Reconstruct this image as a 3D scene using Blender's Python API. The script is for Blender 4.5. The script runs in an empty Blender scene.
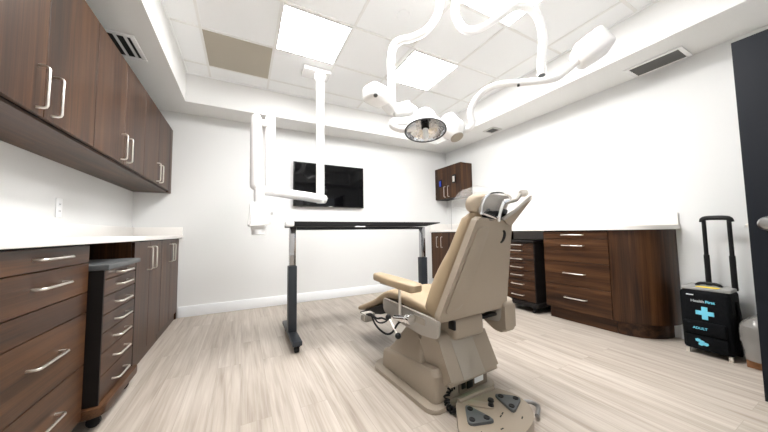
import bpy, bmesh, math, random
from mathutils import Vector, Matrix, noise
random.seed(4)
PI = math.pi
SC = bpy.context.scene
COL = SC.collection

# ---------------------------------------------------------------- materials
def mat(name, color, rough=.5, metal=0, spec=.5, **kw):
    m = bpy.data.materials.new(name); m.use_nodes = True
    b = m.node_tree.nodes['Principled BSDF']
    b.inputs['Base Color'].default_value = (*color, 1)
    b.inputs['Roughness'].default_value = rough
    b.inputs['Metallic'].default_value = metal
    b.inputs['Specular IOR Level'].default_value = spec
    for k, v in kw.items(): b.inputs[k].default_value = v
    return m

def nodes(m): return m.node_tree.nodes, m.node_tree.links, m.node_tree.nodes['Principled BSDF']

def bump(m, scale, strength, dist=.01, stretch=(1, 1, 1)):
    n, l, b = nodes(m)
    tc = n.new('ShaderNodeTexCoord'); mp = n.new('ShaderNodeMapping'); nz = n.new('ShaderNodeTexNoise'); bp = n.new('ShaderNodeBump')
    mp.inputs['Scale'].default_value = stretch; nz.inputs['Scale'].default_value = scale
    bp.inputs['Strength'].default_value = strength; bp.inputs['Distance'].default_value = dist
    l.new(tc.outputs['Object'], mp.inputs['Vector']); l.new(mp.outputs[0], nz.inputs['Vector'])
    l.new(nz.outputs['Fac'], bp.inputs['Height']); l.new(bp.outputs[0], b.inputs['Normal'])
    return m

def wood(name, along, dark, mid, light, rough=.38):
    """walnut veneer, grain running along the named local axis"""
    m = mat(name, mid, rough, spec=.3); n, l, b = nodes(m)
    tc = n.new('ShaderNodeTexCoord'); oi = n.new('ShaderNodeObjectInfo')
    ad = n.new('ShaderNodeVectorMath'); ad.operation = 'ADD'
    sc = n.new('ShaderNodeVectorMath'); sc.operation = 'SCALE'; sc.inputs['Scale'].default_value = 7
    cb = n.new('ShaderNodeCombineXYZ')
    l.new(oi.outputs['Random'], cb.inputs[0]); l.new(oi.outputs['Random'], cb.inputs[1]); l.new(oi.outputs['Random'], cb.inputs[2])
    l.new(cb.outputs[0], sc.inputs[0]); l.new(tc.outputs['Object'], ad.inputs[0]); l.new(sc.outputs[0], ad.inputs[1])
    k = {'x': (1.0, 24, 24), 'z': (24, 24, 1.0)}[along]
    k2 = {'x': (2.5, 150, 150), 'z': (150, 150, 2.5)}[along]
    k3 = {'x': (.6, 7, 7), 'z': (7, 7, .6)}[along]
    outs = []
    for kk, det in ((k, 4), (k2, 2), (k3, 3)):
        mp = n.new('ShaderNodeMapping'); mp.inputs['Scale'].default_value = kk
        nz = n.new('ShaderNodeTexNoise'); nz.inputs['Scale'].default_value = 1; nz.inputs['Detail'].default_value = det
        nz.inputs['Distortion'].default_value = .35
        l.new(ad.outputs[0], mp.inputs['Vector']); l.new(mp.outputs[0], nz.inputs['Vector']); outs.append(nz.outputs['Fac'])
    m1 = n.new('ShaderNodeMath'); m1.operation = 'MULTIPLY_ADD'; m1.inputs[1].default_value = .35
    m2 = n.new('ShaderNodeMath'); m2.operation = 'MULTIPLY_ADD'; m2.inputs[1].default_value = .5
    m0 = n.new('ShaderNodeMath'); m0.operation = 'MULTIPLY'; m0.inputs[1].default_value = .25
    l.new(outs[1], m0.inputs[0]); l.new(outs[2], m1.inputs[0]); l.new(m0.outputs[0], m1.inputs[2])
    l.new(outs[0], m2.inputs[0]); l.new(m1.outputs[0], m2.inputs[2])
    cr = n.new('ShaderNodeValToRGB'); e = cr.color_ramp.elements
    e[0].position = .41; e[0].color = (*dark, 1); e[1].position = .67; e[1].color = (*light, 1)
    x = cr.color_ramp.elements.new(.54); x.color = (*mid, 1)
    l.new(m2.outputs[0], cr.inputs[0]); l.new(cr.outputs[0], b.inputs['Base Color'])
    return m

W_DARK, W_MID, W_LIGHT = (.0135, .0050, .0019), (.044, .0172, .0064), (.088, .038, .0148)
M_WOODV = wood('walnut_vertical', 'z', W_DARK, W_MID, W_LIGHT)
M_WOODH = wood('walnut_horizontal', 'x', W_DARK, W_MID, W_LIGHT)
M_CARC = mat('cabinet_edge_black', (.006, .004, .0035), .55, spec=.3)
M_WALL = bump(mat('wall_paint', (.715, .72, .715), .75, spec=.3), 180, .06, .002)
M_SOFF = bump(mat('soffit_paint', (.80, .80, .79), .8, spec=.3), 180, .06, .002)
M_TRIM = mat('trim_white', (.84, .86, .88), .4)
M_TILE = bump(mat('ceiling_tile', (.945, .96, .97), .85, spec=.2), 260, .25, .004)
M_BAR = mat('ceiling_tee', (.86, .86, .85), .5)
M_BEIGE_TILE = bump(mat('beige_panel', (.47, .43, .355), .8), 200, .2, .003)
M_COUNTER = mat('quartz_white', (.78, .755, .725), .3)
M_STEEL = mat('brushed_nickel', (.80, .77, .72), .28, 1)
M_CHROME = mat('chrome', (.82, .82, .83), .12, 1)
M_WHITE = mat('white_enamel', (.88, .88, .88), .25)
M_PLASTW = mat('white_plastic', (.85, .86, .87), .4)
M_BLACK = mat('black_plastic', (.005, .005, .0055), .45, spec=.3)
M_RUBBER = mat('black_rubber', (.007, .007, .0075), .7, spec=.3)
M_DARKMETAL = mat('charcoal_steel', (.026, .030, .038), .4, .3)
M_SCREEN = mat('tv_glass', (.002, .002, .0025), .05, spec=.2)
M_BEZEL = mat('tv_bezel', (.006, .006, .006), .25)
M_DOOR = mat('door_charcoal', (.0085, .010, .0135), .6, spec=.12)
M_CBODY = bump(mat('chair_shell', (.315, .262, .205), .42), 300, .05, .001)
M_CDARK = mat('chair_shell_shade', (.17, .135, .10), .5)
M_UPH = bump(mat('chair_upholstery', (.345, .258, .162), .5), 90, .12, .003)
M_PLATE = mat('chair_rail', (.36, .335, .30), .35, .25)
M_KNOB = mat('satin_metal', (.42, .42, .42), .3, 1)
M_COLUMN = mat('column_chrome', (.42, .42, .43), .1, 1)
M_VENTD = mat('louvre_grey', (.12, .12, .115), .6)
M_HOODS = mat('hood_strip', (.33, .29, .24), .35)
M_GREY = mat('pedal_grey', (.075, .08, .083), .5)
M_DARK = mat('dark_gap', (.006, .006, .006), .8)
M_BAG = bump(mat('bag_nylon', (.0025, .003, .004), .75, spec=.12), 60, .5, .01)
M_BAGG = mat('bag_grey', (.30, .30, .29), .5)
M_CYAN = mat('print_cyan', (.16, .58, .76), .6)
M_WTXT = mat('print_white', (.55, .57, .58), .6)
M_YELL = mat('label_yellow', (.80, .62, .02), .5)
M_BLUE = mat('blue_print', (.02, .06, .55), .4)
M_CARD = mat('cardboard', (.20, .085, .03), .7)
M_GREYVENT = mat('vent_grey', (.60, .60, .58), .5)
M_CORD = mat('grey_cord', (.45, .45, .45), .6)

def emit(name, color, s):
    m = mat(name, color); n, l, b = nodes(m)
    b.inputs['Emission Color'].default_value = (*color, 1); b.inputs['Emission Strength'].default_value = s
    return m
M_LED = emit('green_led', (.05, 1, .25), 3)
M_PANEL = emit('led_diffuser', (1, .993, .98), 11)

def film(name, tint, alpha):
    m = mat(name, tint, .15); n, l, b = nodes(m)
    b.inputs['Alpha'].default_value = alpha
    return m
M_FILM = film('clear_film', (.9, .9, .9), .14)
M_BAGFILM = film('grey_film', (.22, .21, .195), .78)

def floor_mat():
    m = mat('oak_vinyl_floor', (.5, .45, .4), .42); n, l, b = nodes(m)
    tc = n.new('ShaderNodeTexCoord')
    rot = n.new('ShaderNodeMapping'); rot.inputs['Rotation'].default_value = (0, 0, PI / 2)
    br = n.new('ShaderNodeTexBrick'); br.offset = .37
    br.inputs['Color1'].default_value = (0, 0, 0, 1); br.inputs['Color2'].default_value = (1, 1, 1, 1); br.inputs['Mortar'].default_value = (.5, .5, .5, 1)
    br.inputs['Scale'].default_value = 1; br.inputs['Mortar Size'].default_value = .0012
    br.inputs['Brick Width'].default_value = 1.22; br.inputs['Row Height'].default_value = .155
    l.new(tc.outputs['Object'], rot.inputs[0]); l.new(rot.outputs[0], br.inputs['Vector'])
    # long streaks, offset plank by plank
    sep = n.new('ShaderNodeVectorMath'); sep.operation = 'MULTIPLY_ADD'
    sep.inputs[1].default_value = (13, 13, 0)
    l.new(br.outputs['Color'], sep.inputs[0]); l.new(tc.outputs['Object'], sep.inputs[2])
    def nz(scale, det, dist=.6):
        mp = n.new('ShaderNodeMapping'); mp.inputs['Scale'].default_value = scale
        t = n.new('ShaderNodeTexNoise'); t.inputs['Scale'].default_value = 1; t.inputs['Detail'].default_value = det; t.inputs['Distortion'].default_value = dist
        l.new(sep.outputs[0], mp.inputs[0]); l.new(mp.outputs[0], t.inputs['Vector']); return t.outputs['Fac']
    a, c = nz((16, 1.1, 1), 4), nz((70, 2.4, 1), 3)
    mix = n.new('ShaderNodeMath'); mix.operation = 'MULTIPLY_ADD'; mix.inputs[1].default_value = .6
    half = n.new('ShaderNodeMath'); half.operation = 'MULTIPLY'; half.inputs[1].default_value = .4
    l.new(c, half.inputs[0]); l.new(a, mix.inputs[0]); l.new(half.outputs[0], mix.inputs[2])
    pl = n.new('ShaderNodeMath'); pl.operation = 'MULTIPLY_ADD'; pl.inputs[1].default_value = .07
    sub = n.new('ShaderNodeMath'); sub.operation = 'ADD'; sub.inputs[1].default_value = -.035
    l.new(br.outputs['Color'], pl.inputs[0]); l.new(mix.outputs[0], sub.inputs[0]); l.new(sub.outputs[0], pl.inputs[2])
    cr = n.new('ShaderNodeValToRGB'); e = cr.color_ramp.elements
    e[0].position = .30; e[0].color = (.285, .235, .192, 1); e[1].position = .68; e[1].color = (.53, .475, .42, 1)
    x = cr.color_ramp.elements.new(.48); x.color = (.41, .355, .302, 1)
    l.new(pl.outputs[0], cr.inputs[0])
    mm = n.new('ShaderNodeMix'); mm.data_type = 'RGBA'; mm.inputs[7].default_value = (.33, .28, .235, 1)
    l.new(br.outputs['Fac'], mm.inputs[0]); l.new(cr.outputs[0], mm.inputs[6]); l.new(mm.outputs[2], b.inputs['Base Color'])
    return m
M_FLOOR = floor_mat()

# ---------------------------------------------------------------- mesh helpers
def B(): return bmesh.new()

def box(bm, x0, x1, y0, y1, z0, z1, bev=0, seg=2):
    r = bmesh.ops.create_cube(bm, size=1)
    vs = r['verts']
    for v in vs:
        v.co = Vector((x0 + (v.co.x + .5) * (x1 - x0), y0 + (v.co.y + .5) * (y1 - y0), z0 + (v.co.z + .5) * (z1 - z0)))
    if bev:
        es = list({e for v in vs for e in v.link_edges})
        bmesh.ops.bevel(bm, geom=es, offset=bev, segments=seg, profile=.5, affect='EDGES')
    return bm

def bx(*a, **k): return box(B(), *a, **k)

def loft(bm, rings, cap=True, closed=True):
    vr = [[bm.verts.new(p) for p in r] for r in rings]
    n = len(vr[0])
    for a, b in zip(vr, vr[1:]):
        for i in range(n if closed else n - 1):
            j = (i + 1) % n
            bm.faces.new((a[i], a[j], b[j], b[i]))
    if cap:
        bm.faces.new(list(reversed(vr[0]))); bm.faces.new(vr[-1])
    return bm

def smooth_path(pts, n=6):
    P = [Vector(p) for p in pts]; out = []
    for i in range(len(P) - 1):
        p0 = P[i - 1] if i else P[0] * 2 - P[1]; p1, p2 = P[i], P[i + 1]
        p3 = P[i + 2] if i + 2 < len(P) else P[-1] * 2 - P[-2]
        for k in range(n):
            t = k / n
            out.append(.5 * ((2 * p1) + (p2 - p0) * t + (2 * p0 - 5 * p1 + 4 * p2 - p3) * t * t + (3 * p1 - p0 - 3 * p2 + p3) * t ** 3))
    out.append(P[-1]); return out

def tube(bm, pts, r, seg=12, smooth=0):
    P = smooth_path(pts, smooth) if smooth else [Vector(p) for p in pts]
    rr = r if isinstance(r, (list, tuple)) else [r] * len(P)
    t0 = (P[1] - P[0]).normalized()
    nrm = t0.orthogonal().normalized(); rings = []
    for i, p in enumerate(P):
        t = ((P[min(i + 1, len(P) - 1)] - P[i]).normalized() + (P[i] - P[max(i - 1, 0)]).normalized()).normalized()
        nrm = (nrm - t * nrm.dot(t)).normalized(); bn = t.cross(nrm)
        rings.append([p + (nrm * math.cos(2 * PI * k / seg) + bn * math.sin(2 * PI * k / seg)) * rr[i] for k in range(seg)])
    return loft(bm, rings)

def rod(bm, a, b, r, seg=16): return tube(bm, [a, b], r, seg)

def lathe(bm, prof, M=Matrix(), seg=28, cap=True):
    rings = [[M @ Vector((max(r, 1e-4) * math.cos(2 * PI * k / seg), max(r, 1e-4) * math.sin(2 * PI * k / seg), z)) for k in range(seg)] for r, z in prof]
    return loft(bm, rings, cap)

def aim(loc, d):
    """matrix at loc whose local z looks along d"""
    return Matrix.Translation(Vector(loc)) @ Vector((0, 0, 1)).rotation_difference(Vector(d).normalized()).to_matrix().to_4x4()

def round_poly(pts, r, seg=5):
    out = []; n = len(pts)
    for i in range(n):
        p = Vector(pts[i]); a = Vector(pts[i - 1]); b = Vector(pts[(i + 1) % n])
        rr = r[i] if isinstance(r, (list, tuple)) else r
        u, v = (a - p), (b - p); d = min(rr, u.length * .45, v.length * .45)
        if d < 1e-5: out.append(p); continue
        s, e = p + u.normalized() * d, p + v.normalized() * d
        for k in range(seg + 1):
            t = k / seg; out.append(s * (1 - t) ** 2 + p * 2 * t * (1 - t) + e * t * t)
    return out

def prism(bm, pts, f, a, b, bev=0, bseg=2):
    """extrude a 2-D outline; f(u, v, w) gives the 3-D point, w from a to b"""
    r0 = [bm.verts.new(f(p[0], p[1], a)) for p in pts]; r1 = [bm.verts.new(f(p[0], p[1], b)) for p in pts]
    n = len(pts); caps = [bm.faces.new(list(reversed(r0))), bm.faces.new(r1)]
    for i in range(n): bm.faces.new((r0[i], r0[(i + 1) % n], r1[(i + 1) % n], r1[i]))
    if bev:
        es = list({e for c in caps for e in c.edges})
        bmesh.ops.bevel(bm, geom=es, offset=bev, segments=bseg, profile=.5, affect='EDGES')
    return bm

XY = lambda u, v, w: (u, v, w)
YZ = lambda u, v, w: (w, u, v)
XZ = lambda u, v, w: (u, w, v)

def obj(name, bm, m, parent=None, sharp=35, world=None, kind=None, label=None):
    """link one mesh object; world=the thing's matrix when the shape was laid out in room coordinates"""
    if world is not None: bm.transform(world.inverted())
    bmesh.ops.recalc_face_normals(bm, faces=bm.faces)
    me = bpy.data.meshes.new(name); bm.to_mesh(me); bm.free()
    for p in me.polygons: p.use_smooth = True
    me.set_sharp_from_angle(angle=math.radians(sharp))
    me.materials.append(m)
    o = bpy.data.objects.new(name, me); COL.objects.link(o)
    if parent: o.parent = parent
    if kind: o['kind'] = kind
    if label: o['label'] = label
    return o

def thing(name, label, cat, loc=(0, 0, 0), rotz=0, group=None):
    o = bpy.data.objects.new(name, None); COL.objects.link(o)
    o.location = loc; o.rotation_euler = (0, 0, rotz); o.empty_display_size = .05
    o['label'] = label; o['category'] = cat
    if group: o['group'] = group
    return o

def mw(o): return Matrix.Translation(o.location) @ o.rotation_euler.to_matrix().to_4x4()

def dup(o, loc=None, rotz=None, label=None, parent=None):
    c = o.copy(); COL.objects.link(c)
    if parent: c.parent = parent
    if loc: c.location = loc
    if rotz is not None: c.rotation_euler = (0, 0, rotz)
    if label: c['label'] = label
    for ch in list(o.children): dup(ch, parent=c)
    return c

def struct(name, bm, m, parent=None, sharp=35):
    o = obj(name, bm, m, parent, sharp); o['kind'] = 'structure'; return o

# ---------------------------------------------------------------- room shell
XL, XR, YB, YF = -1.15, 3.55, 4.14, -.52
ZS, ZC = 2.55, 2.90
TX0, TX1, TY0, TY1 = -.62, 3.03, -.10, 3.76      # the raised ceiling tray

struct('floor', bx(XL - .1, XR + .1, YF - 1.6, YB + .1, -.08, 0), M_FLOOR)
struct('wall_left', bx(XL - .1, XL, YF - .1, YB + .1, 0, 3), M_WALL)
struct('wall_right', bx(XR, XR + .1, YF - .1, YB + .1, 0, 3), M_WALL)
struct('wall_back', bx(XL, XR, YB, YB + .1, 0, 3), M_WALL)
bm = B(); box(bm, XL, 1.72, YF - .1, YF, 0, 3); box(bm, 2.70, XR, YF - .1, YF, 0, 3); box(bm, 1.72, 2.70, YF - .1, YF, 2.16, 3)
struct('wall_front', bm, M_WALL)
struct('ceiling', bx(XL - .1, XR + .1, YF - .1, YB + .1, ZC, ZC + .1), M_TILE)
struct('trim_1', bx(XL, TX0, YF, YB, ZS, ZC - .001), M_SOFF)
struct('trim_2', bx(TX1, XR, YF, YB, ZS, ZC - .001), M_SOFF)
struct('trim_3', bx(TX0, TX1, TY1, YB, ZS, ZC - .001), M_SOFF)
struct('trim_4', bx(TX0, TX1, YF, TY0, ZS, ZC - .001), M_SOFF)
# tee bars of the tile ceiling
GX = [.25 + .63 * k for k in range(-1, 5)]; GY = [2.865 - .63 * k for k in range(-1, 5)]
bm = B()
for x in GX: box(bm, x - .011, x + .011, TY0, TY1, ZC - .006, ZC - .0005)
for y in GY: box(bm, TX0, TX1, y - .011, y + .011, ZC - .0061, ZC - .0006)
struct('trim_5', bm, M_BAR)
bm = B(); f = lambda x0, x1, y0, y1: box(bm, x0, x1, y0, y1, ZC - .012, ZC - .0007)
f(TX0, TX1, TY1 - .018, TY1); f(TX0, TX1, TY0, TY0 + .018); f(TX0, TX0 + .018, TY0 + .018, TY1 - .018); f(TX1 - .018, TX1, TY0 + .018, TY1 - .018)
struct('trim_6', bm, M_TILE)

def baseboard(name, pts_box):
    struct(name, bx(*pts_box, .0, .132, bev=.006), M_TRIM)
baseboard('baseboard_back', (-.69, 3.05, YB - .016, YB))
baseboard('baseboard_right', (XR - .016, XR, YF, 1.0))
baseboard('baseboard_left', (XL, XL + .016, YF, .62))
bm = B(); box(bm, XL + .02, 1.64, YF, YF + .016, 0, .132, bev=.006); box(bm, 2.78, XR - .02, YF, YF + .016, 0, .132, bev=.006)
struct('baseboard_front', bm, M_TRIM)
bm = B(); box(bm, 1.64, 1.72, YF - .01, YF + .02, 0, 2.24); box(bm, 2.70, 2.78, YF - .01, YF + .02, 0, 2.24); box(bm, 1.72, 2.70, YF - .01, YF + .02, 2.16, 2.24)
struct('trim_7', bm, M_TRIM)

# open door leaf, standing at a right angle to the front wall
d = struct('door_1', bx(2.65, 2.692, -.47, .432, .012, 2.135, bev=.002), M_DOOR)
d['label'] = 'charcoal door leaf standing open at the right of the room'
hd = B(); lathe(hd, [(.040, 0), (.043, .004), (.040, .010), (.020, .014), (.018, .035), (.034, .045), (.040, .060), (.032, .074), (.002, .080)], aim((2.65, .352, 1.02), (-1, 0, 0)))

obj('door_handle', hd, M_KNOB, d, label='brushed metal door knob')
obj('latch', bx(2.660, 2.682, .428, .444, 1.0, 1.022, bev=.004), M_STEEL, d)
hd = B()
for z in (.25, 1.08, 1.9): rod(hd, (2.70, -.475, z - .05), (2.70, -.475, z + .05), .008)
obj('hinge', hd, M_STEEL, d)

# ---------------------------------------------------------------- ceiling fittings
def ceiling_light(x, y, label):
    t = thing('ceiling_light', label, 'ceiling light', (x, y, ZC), 0, 'square light panels in the tile ceiling')
    h = .306; bm = B()
    for s in (-1, 1):
        box(bm, -h, h, s * (h - .0085) - .0085, s * (h - .0085) + .0085, -.012, -.001)
        box(bm, s * (h - .0085) - .0085, s * (h - .0085) + .0085, -h + .017, h - .017, -.012, -.001)
    obj('frame', bm, M_WHITE, t)
    obj('diffuser', bx(-h + .016, h - .016, -h + .016, h - .016, -.009, -.002), M_PANEL, t)
    return t
L0 = ceiling_light(.565, 2.55, 'glowing square ceiling light panel beside the beige ceiling panel')
dup(L0, (1.855, 2.55, ZC), 0, 'glowing square ceiling light panel just above the silver reflector lamp')
dup(L0, (1.855, 1.29, ZC), 0, 'glowing square ceiling light panel cut off by the picture top, above the hooked white arm')
dup(L0, (.565, 1.29, ZC), 0, 'square ceiling light panel out of view, nearest the wall cabinets')

p = obj('ceiling_panel', bx(-.302, .302, -.302, .302, -.008, -.001, bev=.002), M_BEIGE_TILE)
p.location = (-.065, 3.18, ZC); p['label'] = 'beige square panel set among the white ceiling tiles'; p['category'] = 'ceiling panel'
p = B(); lathe(p, [(.062, -.001), (.062, -.004), (.056, -.009), (.001, -.010)])
p = obj('cover_plate', p, M_TILE); p.location = (1.215, 1.92, ZC); p['label'] = 'small round white cover plate on a ceiling tile'; p['category'] = 'ceiling cover'

def vent(x, y, wx, wy, nslat, label, along='y', fm=M_WHITE, sm=M_WHITE):
    t = thing('air_vent', label, 'air vent', (x, y, ZS))
    fr = B(); a, b = wx / 2, wy / 2; w = .032
    for s in (-1, 1):
        box(fr, -a, a, s * (b - w / 2) - w / 2, s * (b - w / 2) + w / 2, -.014, -.001, bev=.004)
        box(fr, s * (a - w / 2) - w / 2, s * (a - w / 2) + w / 2, -b + w, b - w, -.014, -.001, bev=.004)
    obj('frame', fr, fm, t)
    obj('duct_shade', bx(-a + w, a - w, -b + w, b - w, -.003, -.0008), M_DARK, t)  # flat dark sheet, paints the shade inside the vent
    for i in range(nslat):
        sl = B()
        if along == 'y':
            c = -a + w + (2 * a - 2 * w) * (i + .5) / nslat; hw = (a - w) / nslat * .42
            loft(sl, [[(c - hw, yy, -.004), (c + hw, yy, -.013), (c + hw, yy, -.015), (c - hw, yy, -.006)] for yy in (-b + w, b - w)])
        else:
            c = -b + w + (2 * b - 2 * w) * (i + .5) / nslat; hw = (b - w) / nslat * .42
            loft(sl, [[(xx, c - hw, -.004), (xx, c + hw, -.013), (xx, c + hw, -.015), (xx, c - hw, -.006)] for xx in (-a + w, a - w)])
        obj('slat', sl, sm, t)
vent(-.90, 2.84, .25, .36, 3, 'white ceiling air vent with black slots above the long wall cabinets', 'y')
vent(3.405, .985, .27, .40, 6, 'white ceiling air vent with fine dark louvres nearest the charcoal door', 'y', M_WHITE, M_VENTD)
vent(3.37, 2.84, .20, .20, 6, 'small grey ceiling air vent beside the round lamp above the small wall cabinet', 'x', M_GREYVENT, M_VENTD)

# ---------------------------------------------------------------- cabinets
def pull(bm, c, L, vertical, out=.034, r=.0055):
    """square-cornered bar pull; c = centre on the front face (local x, z), standing out towards -y"""
    x, z = c; h = L / 2; k = .012
    P = [(-h, 0), (-h, -out + k), (-h + k * .3, -out + k * .3), (-h + k, -out), (h - k, -out), (h - k * .3, -out + k * .3), (h, -out + k), (h, 0)]
    tube(bm, [(x, b, z + a) if vertical else (x + a, b, z) for a, b in P], r, 10)
    return bm

def front(root, kind, x0, x1, z0, z1, hc=None, hl=.18, vert=False, m=None, hname='handle'):
    g = .0022
    o = obj(kind, bx(x0 + g, x1 - g, 0, .019, z0 + g, z1 - g, bev=.0012, seg=1), m or (M_WOODV if kind == 'door' else M_WOODH), root)
    if hc: obj('handle', pull(B(), hc, hl, vert), M_STEEL, o)
    return o

def carcass(root, w, d, z0, z1, toe=0, toe_in=.03, side=True):
    bm = B(); box(bm, .001, w - .001, .0195, d, z0, z1)
    obj('carcass', bm, M_CARC, root)
    sp = B(); box(sp, 0, .0195, .0196, d, z0 - .0, z1, bev=.001, seg=1)
    obj('side_panel', sp, M_WOODV, root)
    sp = B(); box(sp, w - .0195, w, .0196, d, z0, z1, bev=.001, seg=1)
    obj('side_panel', sp, M_WOODV, root)
    if toe:
        obj('toe_kick', bx(.002, w - .002, toe_in, d, 0, toe), M_WOODH, root)

HALF = PI / 2
G_UP = 'walnut wall cabinets over the long counter'
def wall_cab(y0, label, w=.905):
    t = thing('wall_cabinet', label, 'wall cabinet', (-.795, y0, 1.515), HALF, G_UP)
    d = .353
    obj('carcass', bx(.001, w - .001, .0195, d, .012, .79), M_CARC, t)
    obj('bottom_panel', bx(.0, w, .022, d, .0, .012), M_WOODH, t)
    obj('side_panel', bx(0, .012, .0196, d, .012, .79), M_WOODV, t)
    obj('side_panel', bx(w - .012, w, .0196, d, .012, .79), M_WOODV, t)
    front(t, 'door', 0, w / 2, .014, .79, (w / 2 - .052, .135), .185, True)
    front(t, 'door', w / 2, w, .014, .79, (w / 2 + .052, .135), .185, True)
    return t
c0 = wall_cab(1.282, 'walnut two-door wall cabinet over the counter, cut off by the picture edge')
dup(c0, (-.795, 2.187, 1.515), HALF, 'walnut two-door wall cabinet in the middle of the long row, beside the ceiling vent')
dup(c0, (-.795, 3.092, 1.515), HALF, 'walnut two-door wall cabinet at the back wall end of the long row')
p = obj('filler_panel', bx(0, .140, .002, .353, 0, .79, bev=.001), M_WOODV)
p.location = (-.795, 3.998, 1.515); p.rotation_euler = (0, 0, HALF)
p['label'] = 'narrow walnut filler strip between the long wall cabinets and the back wall'; p['category'] = 'filler panel'

def drawer_bank(t, w, d, zl, top, toe_in, groove=None, hl=.272, hz=None):
    carcass(t, w, d, zl[0], top, zl[0], toe_in)
    for i, (a, b) in enumerate(zip(zl, zl[1:])):
        front(t, 'drawer', 0, w, a, b, (w / 2, hz[i]) if hz[i] else None, hl, False)

t = thing('drawer_cabinet', 'walnut base cabinet of wide drawers at the near end of the long counter', 'drawer cabinet', (-.70, 1.296, 0), HALF)
drawer_bank(t, .648, .448, [.09, .36, .618, .72, .867, .957], .962, .03, hl=.20, hz=[.245, .508, None, .803, .914])

def base_doors(loc, rot, w, d, top, label, toe, toe_in, group=None):
    t = thing('base_cabinet', label, 'base cabinet', loc, rot, group)
    carcass(t, w, d, toe, top, toe, toe_in)
    front(t, 'door', 0, w / 2, toe, top - .008, (w / 2 - .062, .815), .185, True)
    front(t, 'door', w / 2, w, toe, top - .008, (w / 2 + .062, .815), .185, True)
    return t
b0 = base_doors((-.70, 2.600, 0), HALF, .742, .448, .964, 'walnut two-door base cabinet next to the wheeled drawer cart under the long counter', .085, .018, 'walnut door base cabinets under the long counter')
dup(b0, (-.70, 3.344, 0), HALF, 'walnut two-door base cabinet against the back wall under the long counter')
p = obj('filler_panel', bx(0, .052, .002, .448, 0, .962, bev=.001), M_WOODV)
p.location = (-.70, 4.087, 0); p.rotation_euler = (0, 0, HALF)
p['label'] = 'narrow walnut filler strip between the long counter base cabinets and the back wall'; p['category'] = 'filler panel'

# counters
t = thing('countertop', 'long white countertop with splashback under the three-unit wall cabinets', 'countertop', (-.9, 2.68, .964))
bm = bx(XL + .001, -.665, 1.29, YB - .001, .964, 1.000, bev=.003); obj('slab', bm, M_COUNTER, t, world=mw(t))
bm = bx(XL + .001, XL + .021, 1.29, YB - .001, 1.0, 1.10, bev=.002); box(bm, XL + .022, -.668, YB - .021, YB - .001, 1.0, 1.10, bev=.002)
obj('splashback', bm, M_COUNTER, t, world=mw(t))

RF = 3.145     # front plane of the right-hand base cabinets
RT = .995
def arc(x0, y0, x1, y1, n=12):
    """quarter curve from (x0,y0) on the front plane round to (x1,y1) at the wall"""
    return [(x1 - (x1 - x0) * math.cos(k / n * HALF), y0 - (y0 - y1) * math.sin(k / n * HALF)) for k in range(n + 1)]
t = thing('countertop', 'white countertop with rounded end near the black medical bag', 'countertop', (3.3, 2.5, RT))
out = arc(RF - .03, 1.30, XR - .001, .955) + [(XR - .001, YB - .001), (RF - .03, YB - .001)]
bm = prism(B(), out, XY, RT, RT + .038, bev=.003); obj('slab', bm, M_COUNTER, t, world=mw(t))
bm = bx(XR - .021, XR - .001, .96, YB - .001, RT + .038, RT + .150, bev=.002); box(bm, RF - .02, XR - .022, YB - .021, YB - .001, RT + .038, RT + .150, bev=.002)
obj('splashback', bm, M_COUNTER, t, world=mw(t))

DR = XR - RF - .002
t = thing('drawer_cabinet', 'walnut base cabinet of four wide drawers beside the curved cabinet end', 'drawer cabinet', (RF, 1.985, 0), -HALF)
drawer_bank(t, .64, DR, [.137, .397, .655, .903, .985], RT - .002, .075, hz=[.272, .535, .832, .947], hl=.21)

t = thing('curved_cabinet', 'curved walnut end cabinet standing nearest the black medical bag', 'cabinet', (3.35, 1.2, 0))
out = arc(RF + .002, 1.341, XR - .002, .985, 20) + [(XR - .002, 1.341)]
obj('body', prism(B(), out, XY, .137, RT - .002), M_WOODV, t, world=mw(t), sharp=40)
out = arc(RF + .075, 1.341, XR - .002, 1.045, 20) + [(XR - .002, 1.341)]
obj('toe_kick', prism(B(), out, XY, 0, .137), M_WOODH, t, world=mw(t), sharp=40)

b1 = base_doors((RF, 4.138, 0), -HALF, .51, DR, RT - .002, 'walnut two-door base cabinet in the far corner under the small wall cabinet', .137, .075)
base_doors((RF, 3.626, 0), -HALF, .94, DR, RT - .002, 'walnut base cabinet hidden behind the chair back, between the corner cabinet and the drawer cart', .137, .075)

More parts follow.
